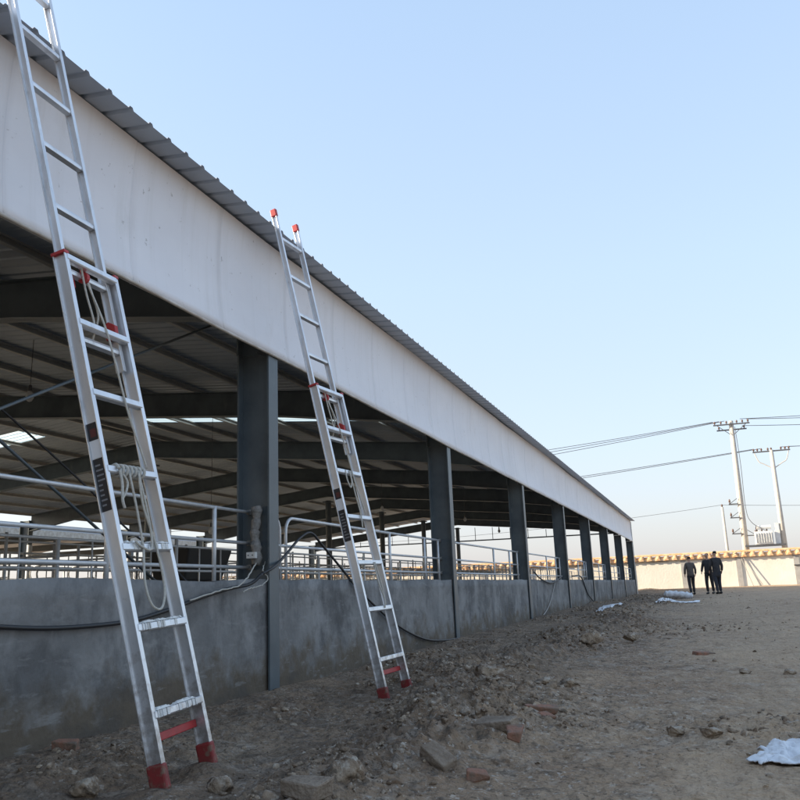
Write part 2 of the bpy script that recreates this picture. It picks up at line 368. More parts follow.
# portal frames
for y in COLY + BACKY:
    mb = MB(); ibeam(mb, (-3.65, y, -.86), (-3.65, y, 2.165), (0, 1, 0), (1, 0, 0), .32, .17, .014, .016); ibeam(mb, (-3.71, y, 2.17), (-3.71, y, 3.0), (0, 1, 0), (1, 0, 0), .22, .17, .014, .016)
    bpart(mb, 'column', M['steel'])
    mb = MB(); ibeam(mb, (-22.1, y, -.9), (-22.1, y, 2.95), (0, 1, 0), (1, 0, 0), .40, .20, .014, .018); bpart(mb, 'column', M['steel'])
    mb = MB(); mb.tube([(-21.8, y-.12, -.45), (-21.8, y-.12, 2.1)], .085, 14); bpart(mb, 'downpipe', M['white'], smooth=True)
    mb = MB(); mb.tube([(XR, y, -.6), (XR, y, 3.45)], .11, 12); mb.box((XR-.16, y-.16, 3.38), (XR+.16, y+.16, 3.42)); bpart(mb, 'centre_post', M['steel'])
    mb = MB()
    d0, d1 = .50, .42
    for xa, xb, da, db in ((-3.83, -6.5, d0+.05, d1), (-6.5, XR, d1, d1), (XR, -19.5, d1, d1), (-19.5, -21.9, d1, d0+.05)):
        za = roof_z(xa)-.17; zb = roof_z(xb)-.17; tw, wf, tf = .007, .09, .014
        for ya, yb, ta, ba, tb, bb in ((y-tw, y+tw, 0, da, 0, db), (y-wf, y+wf, 0, tf, 0, tf), (y-wf, y+wf, da-tf, da, db-tf, db)):
            vs = [(xa, ya, za-ta), (xa, ya, za-ba), (xb, ya, zb-bb), (xb, ya, zb-tb), (xa, yb, za-ta), (xa, yb, za-ba), (xb, yb, zb-bb), (xb, yb, zb-tb)]
            mb.add(vs, ((0,1,2,3), (7,6,5,4), (0,3,7,4), (1,5,6,2), (0,4,5,1), (3,2,6,7)))
    bpart(mb, 'rafter', M['steel'])
px = [-3.65] + [-3.65-1.145*k for k in range(1, 9)] + [-13.15] + [-13.15-1.145*k for k in range(1, 9)]
for x in px:
    mb = MB(); z = roof_z(x)-.004; y0, y1 = YN, YE
    mb.prism([(-.03, 0), (.03, 0), (.03, -.02), (.027, -.02), (.027, -.003), (-.027, -.003), (-.027, -.087), (.027, -.087), (.027, -.07), (.03, -.07), (.03, -.09), (-.03, -.09)], (x, y0, z), (x, y1, z), (1, 0, 0), (0, 0, 1))
    bpart(mb, 'purlin', M['liner'])
# fly braces from rafter to purlin
for y in COLY[:-1]:
    for x in px[2:-2:2]:
        mb = MB(); z = roof_z(x); mb.tube([(x, y+.01, z-.52), (x, y+.55, z-.15)], .012, 5); bpart(mb, 'brace', M['liner'])
# rod cross bracing in the nearest bay, eave tie
for a, b in (((-4.02, .95, -.35), (-4.02, 6.5, 2.55)), ((-4.05, 6.5, -.3), (-4.05, .95, 2.62))):
    mb = MB(); mb.tube([a, b], .011, 8); bpart(mb, 'brace_rod', M['steel'], smooth=True)
mb = MB(); mb.tube([(-4.3, 46.2, 2.63), (-22, 46.2, 2.74)], .035, 8)
for x in np.arange(-5, -21.5, -1.0): mb.tube([(x, 46.2, 2.66), (x, 46.2, min(2.62+SL*(-3.5-x), 2.62+SL*(22.5+x), 3.4))], .02, 6)
bpart(mb, 'gable_tie', M['steel'])

# ------------------------------------------------------------------ pipe fences on the low wall, one per bay
def rounded(p0, z0, z1, x, y1, r=.14):   # up from z0, round the corner, along to y1
    s = 1 if y1 > p0 else -1
    return [(x, p0, z0), (x, p0, z1-r)] + [(x, p0+s*(r-r*math.cos(a)), z1-r+r*math.sin(a)) for a in np.linspace(.3, PI/2, 6)] + [(x, y1, z1)]
XN = -3.70; RZ = (.735, .468, .262)
words = ['nearest bay, left of the first column', 'bay between the first and second columns', 'bay between the second and third columns', 'bay between the third and fourth columns',
         'bay between the fourth and fifth columns', 'bay between the fifth and sixth columns', 'bay between the sixth and seventh columns', 'farthest bay by the barn end']
bays = [(.95, COLY[0])] + list(zip(COLY[:-1], COLY[1:]))
for bi, (a, b) in enumerate(bays):
    f = empty('pipe_fence', (XN, (a+b)/2, .15)); off = Vector((-XN, -(a+b)/2, -.15))
    tag(f, 'galvanised pipe fence on the low wall in the ' + words[bi], 'fence', 'pipe fences standing on the barn wall')
    def fp(mb, name, m=M['galv']):
        mb.v = [tuple(Vector(p)+off) for p in mb.v]; return mb.build(name, m, f, smooth=True)
    if bi == 0:
        posts = [3.3, 4.6, 5.9]
        for z in RZ: mb = MB(); mb.tube([(XN, a+.1, z), (XN, b-.02, z)], .014, 10); fp(mb, 'rail')
    else:
        g0 = a + .62
        posts = [g0+2.75, g0+4.1, b-.02+.14]
        if bi == 1: posts = [9.95, 11.35, 12.02]
        for z in RZ[1:]: mb = MB(); mb.tube([(XN, a+.1, z), (XN, b-.03, z)], .014, 10); fp(mb, 'rail')
        mb = MB(); mb.tube(rounded(g0, .12, RZ[0], XN, b-.03), .016, 10); fp(mb, 'rail')
        mb = MB(); mb.tube(rounded(g0-.12, .12, RZ[0]+.0, XN, a+.1), .016, 10); fp(mb, 'gate_frame')
        posts[-1] = b - .13
    for p in posts: mb = MB(); mb.tube([(XN, p, .10), (XN, p, RZ[0]+.01)], .018, 10); fp(mb, 'post')
    for z in RZ: mb = MB(); mb.box((XN-.02, b-.07, z-.022), (XN+.02, b-.010, z+.022)); fp(mb, 'clamp', M['foam'])

# ------------------------------------------------------------------ pens inside: loops and rails
def pen_row(x, y0, y1, step, zt, loops, label, extra=0):
    o = empty('stall_row', (x, y0, -.45)); off = Vector((-x, -y0, .45))
    tag(o, label, 'stall rails', 'rows of stall rails inside the barn')
    def fp(mb, name):
        mb.v = [tuple(Vector(p)+off) for p in mb.v]; return mb.build(name, M['galv'], o, smooth=True)
    for z in (zt, zt-.32, zt-.62): mb = MB(); mb.tube([(x, y0, z), (x, y1, z)], .017, 6); fp(mb, 'rail')
    y = y0; k = 0
    while y < y1:
        mb = MB(); mb.tube([(x, y, -.45), (x, y, zt+(.12 if k % 3 == 0 else 0))], .024, 8); fp(mb, 'post')
        for q_ in range(1, 4 if extra else 1): mb = MB(); mb.tube([(x, y+step*q_/4, -.1), (x, y+step*q_/4, zt)], .011, 6); fp(mb, 'bar')
        if loops:
            mb = MB(); L = 2.0; r = .2
            pts = [(x-.05, y, zt-.55), (x-L, y, zt-.55)] + [(x-L-r*math.sin(t), y, zt-.55+r-r*math.cos(t)) for t in np.linspace(0, PI, 9)] + [(x-.05, y, zt-.15)]
            mb.tube(pts, .017, 6); fp(mb, 'divider')
        y += step; k += 1
pen_row(-6.6, 3, 45, 2.2, .72, False, 'nearest row of straight stall rails behind the pipe fences', 1)
pen_row(-9.4, 5, 45, 1.5, .95, True, 'middle row of stall rails with rounded dividers inside the barn')
pen_row(-12.2, 8, 45, 2.4, 1.02, False, 'row of barred stall rails just before the ridge posts', 1)
pen_row(-15.2, 8, 45, 1.5, 1.25, True, 'farther row of stall rails with rounded dividers past the ridge posts')
pen_row(-20.2, 8, 45, 3.0, 1.5, False, 'farthest row of tall stall rails before the rear columns')
# dark tapered feed trough seen between the rails
c = at(191, 560, 0, -8.2); o = MB()
w, h = .62, .36
o.add([(-.3, -w, -h), (.3, -w, -h), (.3, w*.8, -h), (-.3, w*.8, -h), (-.4, -w*1.05, h*.45), (.4, -w*1.05, h*.45), (.4, w*1.1, h*.45), (-.4, w*1.1, h*.45)], ((3,2,1,0), (4,5,6,7), (0,1,5,4), (1,2,6,5), (2,3,7,6), (3,0,4,7)))
for sx in (-.25, .25):
    for sy in (-.5, .4): o.box((sx-.04, sy-.04, -c.z-.45+0), (sx+.04, sy+.04, -h+.01))
ob = o.build('feed_hopper', M['dark_hide'], bevel=.03); ob.location = c
tag(ob, 'dark boxy feed hopper on legs inside the barn, beside the nearest column', 'hopper')

# small lamps hung from the rafters
lamps = [((30, 391), 8.6, 'bulb lamp hung under the roof left of the big ladder'), ((382, 506), 22.8, 'small bulb lamp hung between the second ladder and the second column'),
         ((465, 517), 27.5, 'small bulb lamp hung just right of the second column'), ((499, 529), 33, 'small bulb lamp hung just left of the third column'), ((211, 527), 14.5, 'small bulb lamp hung just left of the first column')]
for (p, yy, lab) in lamps:
    q = at(*p, 1, yy); L = empty('hanging_lamp', q); tag(L, lab, 'lamp', 'bulb lamps hung from the barn roof')
    top = roof_z(q.x) - .16 - q.z
    mb = MB(); mb.tube([(0, 0, .06), (0.01, 0, top)], .005, 5); mb.build('flex', M['darkmetal'], L)
    mb = MB(); mb.tube([(0, 0, 0), (0, 0, .08)], [.028, .02], 8); mb.build('holder', M['darkmetal'], L)
    mb = MB(); mb.tube([(0, 0, .0), (0, 0, -.03), (0, 0, -.09), (0, 0, -.14), (0, 0, -.15)], [.02, .04, .055, .03, .005], 12); mb.build('bulb', M['white'], L, smooth=True)

# ------------------------------------------------------------------ the two extension ladders
def ladder(F, up, s, wd, label, total, resid, seed):
    up = Vector(up).normalized(); s = Vector(s).normalized(); nrm = s.cross(up).normalized()
    if nrm.x > 0: pass
    # local axes: x = side (towards the far rail), y = away from the wall, z = up the ladder
    yv = up.cross(s).normalized()
    if yv.x < 0: yv = -yv
    Mx = Matrix((s, yv, up)).transposed().to_4x4()
    if Mx.determinant() < 0: pass
    root = empty('extension_ladder'); Mx.translation = Vector(F); root.matrix_world = Mx
    tag(root, label, 'ladder', 'aluminium extension ladders leaning on the barn eave')
    rr = random.Random(seed)
    def rail(x, y, z0, z1, name, dep=.072, fl=.030):
        mb = MB(); ibeam(mb, (x, y, z0), (x, y, z1), (1, 0, 0), (0, 1, 0), dep, fl, .004, .006)
        o = mb.build(name, M['alu'], root, bevel=.001); return o
    rung_base = [.27, .65, 1.02, 1.395, 1.78, 2.15]; yb = -.008
    r0 = rail(0, 0, .03, 2.53, 'rail'); r1 = rail(wd, 0, .03, 2.53, 'rail')
    for z in rung_base + [2.505]:
        mb = MB(); h = .018
        mb.prism([(.006, -h), (.034, -h), (.040, -h+.006), (.040, h-.004), (.036, h), (.006, h)], (.004, 0, z), (wd-.004, 0, z), (0, 1, 0), (0, 0, 1))
        ro = mb.build('rung', M['alu'], root, bevel=.001)
        if z in resid:
            mb = MB()
            for k in range(26):
                x = rr.uniform(.03, wd-.03); w_ = rr.uniform(.008, .03); hh = rr.uniform(.003, .014)
                pts = [(x-w_, .005, z+h), (x+w_, .005, z+h), (x+w_*.8, .041, z+h), (x-w_*.8, .041, z+h), (x-w_*.5, .012, z+h+hh), (x+w_*.4, .012, z+h+hh*.8), (x+w_*.4, .033, z+h+hh), (x-w_*.5, .034, z+h+hh*.7)]
                mb.add(pts, ((0,1,5,4), (1,2,6,5), (2,3,7,6), (3,0,4,7), (4,5,6,7)))
                if k % 3 == 0: mb.box((x-w_*.7, .0405, z-h+.004), (x+w_*.3, .0425, z+h-.002))
            mb.build('splashes', M['residue'], ro)
    # fly section slides up behind the base, towards the wall
    x0, x1 = .036, wd-.036
    rail(x0, yb-.015, 1.98, total, 'fly_rail', .046, .026); rail(x1, yb-.015, 1.98, total, 'fly_rail', .046, .026)
    z = 2.09
    while z < total-.05:
        mb = MB(); h = .015
        mb.prism([(-.018, -h), (.014, -h), (.018, 0), (.014, h), (-.018, h)], (x0+.004, yb-.015, z), (x1-.004, yb-.015, z), (0, 1, 0), (0, 0, 1)); mb.build('rung', M['alu'], root, bevel=.001)
        z += .374
    for x in (x0, x1):
        mb = MB(); mb.box((x-.018, yb-.043, total-.035), (x+.018, yb+.013, total+.035)); mb.build('end_cap', M['red'], root, bevel=.006)
    for x in (0, wd):
        mb = MB(); mb.box((x-.020, -.043, -.035), (x+.020, .043, .075)); mb.build('foot', M['red_foot'], root, bevel=.010)
        mb = MB(); mb.box((x-.019, -.042, 2.520), (x+.019, .040, 2.538)); mb.build('guide_bracket', M['red'], root, bevel=.003)
    mb = MB(); mb.box((.004, -.034, .155), (wd-.004, -.016, .19)); mb.build('lower_brace', M['red'], root, bevel=.004)
    mb = MB(); mb.box((.02, -.042, 2.40), (.14, -.036, 2.48)); mb.build('guide_plate', M['red'], root, bevel=.002)
    # locking hook and pulley
    mb = MB(); mb.prism([(-.03, -.05), (.03, -.05), (.035, .02), (.0, .05), (-.03, .04)], (wd-.075, -.02, 2.21), (wd-.045, -.02, 2.21), (0, 1, 0), (0, 0, 1)); mb.build('lock_hook', M['red'], root, bevel=.003)
    xc = wd*.42
    mb = MB(); mb.tube([(xc-.012, -.005, 2.455), (xc+.012, -.005, 2.455)], .03, 14); mb.box((xc-.016, -.012, 2.45), (xc+.016, .002, 2.50)); mb.build('pulley', M['red'], root, bevel=.002)
    # rope
    def rp(pts, r=.0055): mb = MB(); mb.tube(smooth_path([(a, b+.018 if b > .015 else b, c) for a, b, c in pts], 6), r, 7); mb.build('rope', M['rope'], root, smooth=True)
    rp([(xc-.03, .01, 2.505), (xc-.032, .012, 2.35), (xc-.01, .01, 2.18), (xc-.01, -.02, 2.10)])
    rp([(xc+.012, -.005, 2.46), (xc+.03, .02, 2.2), (xc+.05, .028, 2.0), (xc+.08, .028, 1.7), (xc+.13, .028, 1.50), (xc+.15, .026, 1.42)])
    rp([(xc+.02, .0, 2.46), (xc+.03, .008, 2.35), (xc+.04, .01, 2.25), (xc+.02, -.01, 2.16)])
    if seed == 1:
        hx = [(.07+k*.0065, .023+.030*math.cos(k*1.15), 1.395+.028*math.sin(k*1.15)) for k in range(36)]
        mb = MB(); mb.tube(smooth_path(hx, 5), .008, 7); mb.build('rope', M['rope'], root, smooth=True)
        rp([(.08, .03, 1.39), (.075, .032, 1.32), (.05, .034, 1.24), (.06, .03, 1.20)], .007)
        rp([(.10, .03, 1.37), (.12, .032, 1.33), (.09, .034, 1.28), (.06, .03, 1.25)], .006)
        rp([(.155, .03, 1.38), (.152, .034, 1.2), (.15, .03, 1.02), (.12, .034, .93), (.10, .034, .83), (.12, .036, .74), (.19, .037, .72), (.25, .036, .80), (.265, .033, .92), (.255, .03, 1.06), (.22, .03, 1.22), (.235, .03, 1.39)], .006)
        rp([(.235, .03, 1.40), (.24, .034, 1.2), (.235, .032, 1.06), (.20, .034, 1.0), (.12, .034, 1.02), (.09, .034, 1.04)], .006)
    else:
        rp([(xc+.04, .022, 1.79), (xc+.03, .03, 1.6), (xc+.045, .03, 1.42), (xc+.02, .03, 1.30)], .006)
        rp([(xc-.04, .022, 1.79), (xc-.06, .03, 1.7), (xc-.03, .03, 1.64), (xc+.02, .03, 1.70), (xc+.02, .026, 1.79)], .006)
        rp([(xc+.09, .024, 1.02), (xc+.08, .03, .85), (xc+.12, .03, .72), (xc+.10, .026, .65)], .006)
        rp([(xc+.11, .024, 1.02), (xc+.12, .03, .9), (xc+.13, .03, .78), (xc+.13, .026, .67)], .006)
    # stickers on the outer face of the near rail web
    def st(z0, z1, m, xo=0): mb = MB(); mb.box((-.0040-xo, -.029, z0), (-.0022, .029, z1)); return mb.build('sticker', M[m], root)
    st(1.545, 1.63, 'sticker_dark'); st(1.455, 1.543, 'sticker_white'); big = st(1.20, 1.453, 'sticker_dark')
    mb = MB()
    for k in range(9): mb.box((-.0046, -.022, 1.225+k*.024), (-.0041, -.022+rr.uniform(.02, .042), 1.233+k*.024))
    mb.build('lettering', M['sticker_ink'], big)
    mb = MB(); mb.box((-.0046, -.016, 1.56), (-.0041, .016, 1.60)); mb.build('badge', M['sticker_red'], root)
    return root
ladder((-2.2907, 3.2446, -.748), (-.22267, -.05404, .9734), (-.07186, .99666, .0389), .42,
       'nearer silver extension ladder with looped rope, its top out of the picture', 4.62, (.27, .65, 1.02), 1)
ladder((-2.3696, 6.1375, -.762), (-.21029, -.00562, .97762), (.06126, .99794, .01892), .453,
       'farther silver extension ladder with red tip caps, standing between the first two columns', 4.21, (), 2)

# ------------------------------------------------------------------ cables
def cable(pts, r, label, name='cable', m='black', n=8, jit=0):
    P = smooth_path(pts, n); c0 = P[0].copy()
    if jit: P = [p + Vector((0, random.uniform(-jit, jit), random.uniform(-jit, jit))) for p in P]
    mb = MB(); mb.tube([p-c0 for p in P], r, 7); o = mb.build(name, M[m], None, smooth=True); o.location = c0; tag(o, label, 'cable', 'cables strung along the barn'); return o
W = lambda px_, py_, x=-3.495: tuple(at(px_, py_, 0, x))
cable([W(-60, 622), W(0, 627), W(60, 628), W(125, 622), W(165, 611), W(200, 598), W(228, 589), W(250, 584, -3.47), W(262, 574, -3.44)], .014, 'thick black cable slung along the wall left of the first column')
cable([W(262, 574, -3.44), W(275, 566, -3.44), W(288, 552, -3.6), W(300, 538, -3.64), W(311, 533, -3.64), W(322, 545, -3.62), W(345, 573, -3.6), W(352, 582, -3.5), W(375, 606), W(400, 627), W(425, 639), W(447, 640), W(470, 636), W(495, 634, -3.45)], .013,
      'black cable rising over the fence and falling behind the second ladder')
cable([W(0, 408, -4.4), W(60, 462, -4.4), W(97, 497, -4.3), W(125, 527, -4.2), W(150, 546, -4.0), W(166, 556, -3.9), W(177, 571, -3.8), W(187, 582, -3.72)], .008, 'thin black cable dropping from the roof behind the nearer ladder')
cable([W(556, 578), W(551, 600), W(545, 613), W(536, 621, -3.45), W(520, 626, -3.42), W(500, 633, -3.42)], .010, 'grey cable looping down the wall beside the third column', m='pilaster')
cable([W(572, 576), W(581, 577), W(588, 594), W(596, 604, -3.45)], .018, 'short black cable drooping from the wall beside the fourth column')
cable([W(534, 572), W(541, 579), W(552, 583), W(562, 576)], .016, 'short dark cable sagging across the third column top of wall')
o = cable([W(190, 600, -3.47), W(222, 590, -3.47), W(238, 586, -3.46), W(247, 578, -3.46), W(252, 570, -3.5), W(257, 562, -3.62)], .006, 'pale twine knotted over the cable beside the first column', m='rope', jit=.004)
cable([W(243, 592, -3.46), W(252, 588, -3.45), W(262, 585, -3.44), W(268, 578, -3.46), W(263, 570, -3.5), W(266, 560, -3.6)], .005, 'loose twine end sticking up against the first column flange', m='rope', jit=.006)
# foam wrap and box on the first column
mb = MB(); base = at(257, 545, 1, 6.45)
prof = []
rr = random.Random(3)
for k in range(26):
    t = k/25; prof.append((base.x+.01*math.sin(t*9), 6.43, .28 + t*.50))
mb.tube([(p[0], p[1]+rr.uniform(-.006, .006), p[2]) for p in prof], [.024+.014*abs(math.sin(k*.62))+rr.uniform(0, .014) for k in range(26)], 12)
o = mb.build('foam_wrap', M['foam'], None, smooth=True); tag(o, 'lumpy grey foam wrapped round the fence ends at the first column', 'foam wrap')
q = at(257, 555, 1, 6.36); mb = MB(); mb.box((-.042, -.02, -.026), (.042, .02, .026)); 
for s in (-.022, .018): mb.box((s-.005, -.024, -.006), (s+.005, -.0205, .006), 1)
o = mb.build('socket_box', [M['white'], M['darkmetal']], None, bevel=.004); o.location = (base.x, 6.36, q.z); tag(o, 'small white socket box strapped to the first column foam wrap', 'socket box')

# ------------------------------------------------------------------ boundary wall
YW = 51.0
bw = empty('boundary_wall', (0, YW, -.6)); tag(bw, 'cream plastered yard wall with orange tile coping behind the people', 'wall')
def wp(mb, name, m, **k): mb.v = [(a, b-YW, c+.6) for a, b, c in mb.v]; return mb.build(name, m, bw, **k)
mb = MB(); mb.box((-60, YW, -1.2), (14, YW+.22, 1.17)); wp(mb, 'plaster_wall', M['cream'])
pil = -1.17
while pil > -58: pil -= 2.94
while pil < 13.5:
    mb = MB(); mb.box((pil-.14, YW-.06, -1.0), (pil+.14, YW+.28, 1.165)); wp(mb, 'pilaster', M['pilaster']); pil += 2.94
mb = MB()
mb.prism([(-.15, 0), (.37, 0), (.11, .22)], (-60, YW, 1.175), (14, YW, 1.175), (0, 1, 0), (0, 0, 1), 0)
x = -60.
while x < 14:
    r = .118
    for sgn, ye in ((-1, YW-.20), (1, YW+.42)):
        prof = [(r*math.cos(t), r*.95*math.sin(t)) for t in np.linspace(0, PI, 9)] + [(-r*.8, 0), (r*.8, 0)][:0]
        A = (x, ye, 1.185); B = (x, YW+.11, 1.44)
        mb.prism(prof, A, B, (1, 0, 0), (0, 0, 1), 0)
    x += .46
mb.prism([(.12*math.cos(t), .11*math.sin(t)) for t in np.linspace(0, PI, 9)], (-60, YW+.11, 1.45), (14, YW+.11, 1.45), (0, 1, 0), (0, 0, 1), 0)
wp(mb, 'tile_coping', M['tile'])
def wcable(pts, r, label):
    P = smooth_path([at(a, b, 1, YW-.12) for a, b in pts], 6); mb = MB(); mb.tube(P, r, 5); o = mb.build('wall_wire', M['darkmetal'], None); tag(o, label, 'wire', 'wires fixed along the yard wall'); return o
wcable([(637, 561), (655, 561.5), (672, 560), (684, 556)], .014, 'thin wire drooping along the yard wall left of the people')
wcable([(684, 556), (695, 558.5), (715, 559), (737, 553)], .014, 'thin wire drooping along the yard wall above the people')
for (a, b, lab) in (((739, 553), (754, 587), 'left of two thin stays slanting down the yard wall'), ((740, 553), (763, 585), 'right of two thin stays slanting down the yard wall')):
    A = at(*a, 1, YW-.09); B = at(*b, 1, YW-.15); mb = MB(); mb.tube([A, B], .02, 6); o = mb.build('wall_stay', M['pilaster'], None); tag(o, lab, 'stay', 'stays slanting down the yard wall')
# hinged bar at right edge
A = at(794, 565, 1, YW-.1); B = at(812, 564, 1, YW-.1); mb = MB(); mb.tube([A, B], .03, 6); o = mb.build('wall_bracket', M['darkmetal'], None); tag(o, 'short dark bar fixed on the yard wall at the right edge', 'bar')

# ------------------------------------------------------------------ utility poles and wires
def concrete_pole(x, y, ztop, r0, r1, label):
    p = empty('utility_pole', (x, y, -.6)); tag(p, label, 'utility pole', 'concrete utility poles beyond the yard wall')
    mb = MB(); mb.tube([(0, 0, -.5), (0, 0, ztop+.6)], [r0, r1], 16); mb.build('pole', M['concrete'], p, smooth=True); return p
def insul(p, x, y, z, h=.22):
    mb = MB(); mb.tube([(x, y, z), (x, y, z+h*.3), (x, y, z+h*.35), (x, y, z+h*.6), (x, y, z+h*.65), (x, y, z+h)], [.03, .03, .075, .05, .065, .03], 8); mb.build('insulator', M['ceramic'], p, smooth=True)
P1 = concrete_pole(2.62, 60, 10.45, .235, .15, 'tall pale concrete utility pole, the tallest, left of the transformer')
P1.rotation_euler = (0, .01, 0)
mb = MB(); mb.box((-1.15, -.30, 10.75), (1.15, -.20, 10.83)); mb.box((-.95, .16, 10.45), (.95, .26, 10.53)); mb.build('crossarm', M['darkmetal'], P1)
for x in (-1.05, -.65, -.3, .35, .7, 1.05): insul(P1, x, -.25, 10.83)
for x in (-.8, .8): insul(P1, x, .21, 10.53)
mb = MB()
for s in (-1, 1): mb.tube([(s*.9, -.25, 10.75), (s*.12, -.2, 10.1)], .022, 6)
mb.build('arm_brace', M['darkmetal'], P1)
for z, sx in ((4.8, -1), (3.9, -1), (2.7, 1), (2.85, -1)):
    z += .6; mb = MB(); mb.box((sx*.15, -.25, z), (sx*.75, -.17, z+.07)); mb.tube([(sx*.2, -.2, z+.4), (sx*.7, -.2, z+.05)], .02, 5); mb.build('bracket', M['darkmetal'], P1)
    insul(P1, sx*.68, -.21, z+.07, .3)
mb = MB(); mb.tube(smooth_path([(.2, -.25, 10.6), (.28, -.26, 8), (.26, -.26, 5.2), (.5, -.3, 4.2), (1.35, -.3, 3.55)], 6), .02, 5); mb.build('down_lead', M['darkmetal'], P1)
P2 = concrete_pole(4.98, 60, 8.25, .21, .12, 'shorter pale concrete utility pole with a forked top, right of the transformer')
mb = MB()
for s in (-1, 1): mb.tube(smooth_path([(0, 0, 7.6), (s*.55, 0, 7.95), (s*.85, 0, 8.15), (s*1.05, 0, 8.72)], 5), .03, 6)
mb.build('arm_brace', M['concrete'], P2)
mb = MB(); mb.box((-1.15, -.05, 8.74), (1.15, .05, 8.82)); mb.build('crossarm', M['darkmetal'], P2)
for x in (-1.08, -.85, -.6, -.2, .0, .6, .85, 1.08): insul(P2, x, 0, 8.82, .2)
P3 = concrete_pole(1.5, 60, 4.7, .12, .08, 'short thin utility pole standing left of the tall one')
insul(P3, 0, 0, 5.3, .2)
T = empty('transformer', (3.8, 59.9, 2.1)); tag(T, 'grey white transformer on a platform between the two tall utility poles', 'transformer')
mb = MB(); mb.box((-1.2, -.35, -.12), (1.25, -.27, 0)); mb.box((-1.2, .27, -.12), (1.25, .35, 0))
for x in (-1, -.4, .3, .9): mb.box((x-.04, -.27, -.1), (x+.04, .27, -.03))
mb.build('platform', M['darkmetal'], T)
mb = MB(); mb.box((-.55, -.38, .01), (.55, .38, .85)); 
for k in range(7): mb.box((-.5+k*.155, -.5, .1), (-.47+k*.155, -.381, .75)); mb.box((-.5+k*.155, .381, .1), (-.47+k*.155, .5, .75))
mb.build('tank', M['white'], T, bevel=.02)
mb = MB(); mb.tube([(-.35, 0, 1.12), (.5, 0, 1.12)], .13, 12); mb.box((-.3, -.03, .85), (-.25, .03, 1.0)); mb.build('conservator', M['white'], T, smooth=False)
for x in (-.35, -.05, .25):
    mb = MB(); mb.tube([(x, .2, .85), (x, .2, 1.0), (x, .2, 1.05), (x, .2, 1.25)], [.05, .05, .08, .03], 8); mb.build('bushing', M['ceramic'], T)
mb = MB(); mb.box((.7, -.15, .02), (1.0, .15, .9)); mb.box((.75, -.1, .9), (.95, .1, 1.35)); mb.build('switch_box', M['white'], T)
def wire(A, B, sag, r, label):
    A, B = Vector(A), Vector(B); pts = [A.lerp(B, t) - Vector((0, 0, 4*sag*t*(1-t))) for t in np.linspace(0, 1, 30)]
    mb = MB(); mb.tube([p-A for p in pts], r, 5); o = mb.build('power_line', M['darkmetal'], None); o.location = A; tag(o, label, 'power line', 'overhead power lines'); return o
e = [at(548, 447, 1, 60), at(548, 449.5, 1, 60), at(548, 452.5, 1, 60)]
def far_left(p, q, xl):   # extend p->q out to x = xl
    p, q = Vector(p), Vector(q); t = (xl-p.x)/(q.x-p.x); return p + (q-p)*t
nmw = ['top', 'middle', 'bottom']
for k in range(3):
    a = Vector((2.62+(-1.05, -.65, -.3)[k], 59.75, (10.42, 10.42, 10.40)[k])); a = Vector((a.x, a.y, 10.45))
    b = far_left(a, e[k], -42); b.z += .5
    wire(a, b, .45, .02, nmw[k] + ' of three power lines running left from the tallest pole')
wire((3.3, 59.75, 10.5), (30, 59.7, 10.2), .3, .02, 'upper power line running right from the tallest pole')
wire((3.7, 59.75, 10.45), (30, 59.7, 9.3), .3, .02, 'middle power line running right from the tallest pole')
wire((3.4, 60.2, 10.1), (30, 60.3, 8.9), .3, .02, 'lowest power line running right from the tallest pole')
for k, (xo, dz) in enumerate(((-1.08, .0), (-.6, -.12))):
    a = Vector((4.98+xo, 60, 8.40)); b = far_left(a, at(578, 474.5+k*1.7, 1, 60), -42); b.z += .5
    wire(a, b, .4, .02, ('upper', 'lower')[k] + ' of two power lines running left from the forked pole')
wire((5.6, 60, 8.40), (30, 60, 8.5), .3, .02, 'upper power line running right from the forked pole')
wire((6.0, 60, 8.40), (30, 60, 8.1), .3, .02, 'lower power line running right from the forked pole')
wire((1.5, 60, 4.85), (-42, 60, 4.5), .9, .012, 'thin low wire running left from the short thin pole')
wire((1.5, 60, 4.85), (30, 60, 4.0), .4, .012, 'thin low wire running right from the short thin pole')
Pf = concrete_pole(-42, 60, 10.6, .235, .15, 'distant concrete utility pole behind the barn roof')

# ------------------------------------------------------------------ neighbouring barn seen through the open sides
nb = empty('neighbouring_barn', (-46, 20, -.6)); tag(nb, 'low grey open neighbouring shed seen through the open sides of the barn', 'shed')
def np_(mb, name, m): mb.v = [(a+46, b-20, c+.6) for a, b, c in mb.v]; return mb.build(name, m, nb)
mb = MB(); mb.prism([(-7, 0), (0, .8), (7, 0), (7, .06), (0, .86), (-7, .06)], (-38, -14, 3.75), (-38, 48.5, 3.75), (1, 0, 0), (0, 0, 1)); np_(mb, 'roof', M['roof'])
mb = MB(); mb.box((-31.05, -14, 3.45), (-30.95, 48.5, 3.74)); np_(mb, 'fascia', M['trim'])
for y in range(-13, 48, 6):
    for x in (-31.3, -44.6): mb = MB(); mb.box((x-.12, y-.12, -.8), (x+.12, y+.12, 3.7)); np_(mb, 'column', M['steel'])
    mb = MB(); mb.box((-44.4, y-.08, 3.3), (-31.5, y+.08, 3.65)); np_(mb, 'rafter', M['steel'])

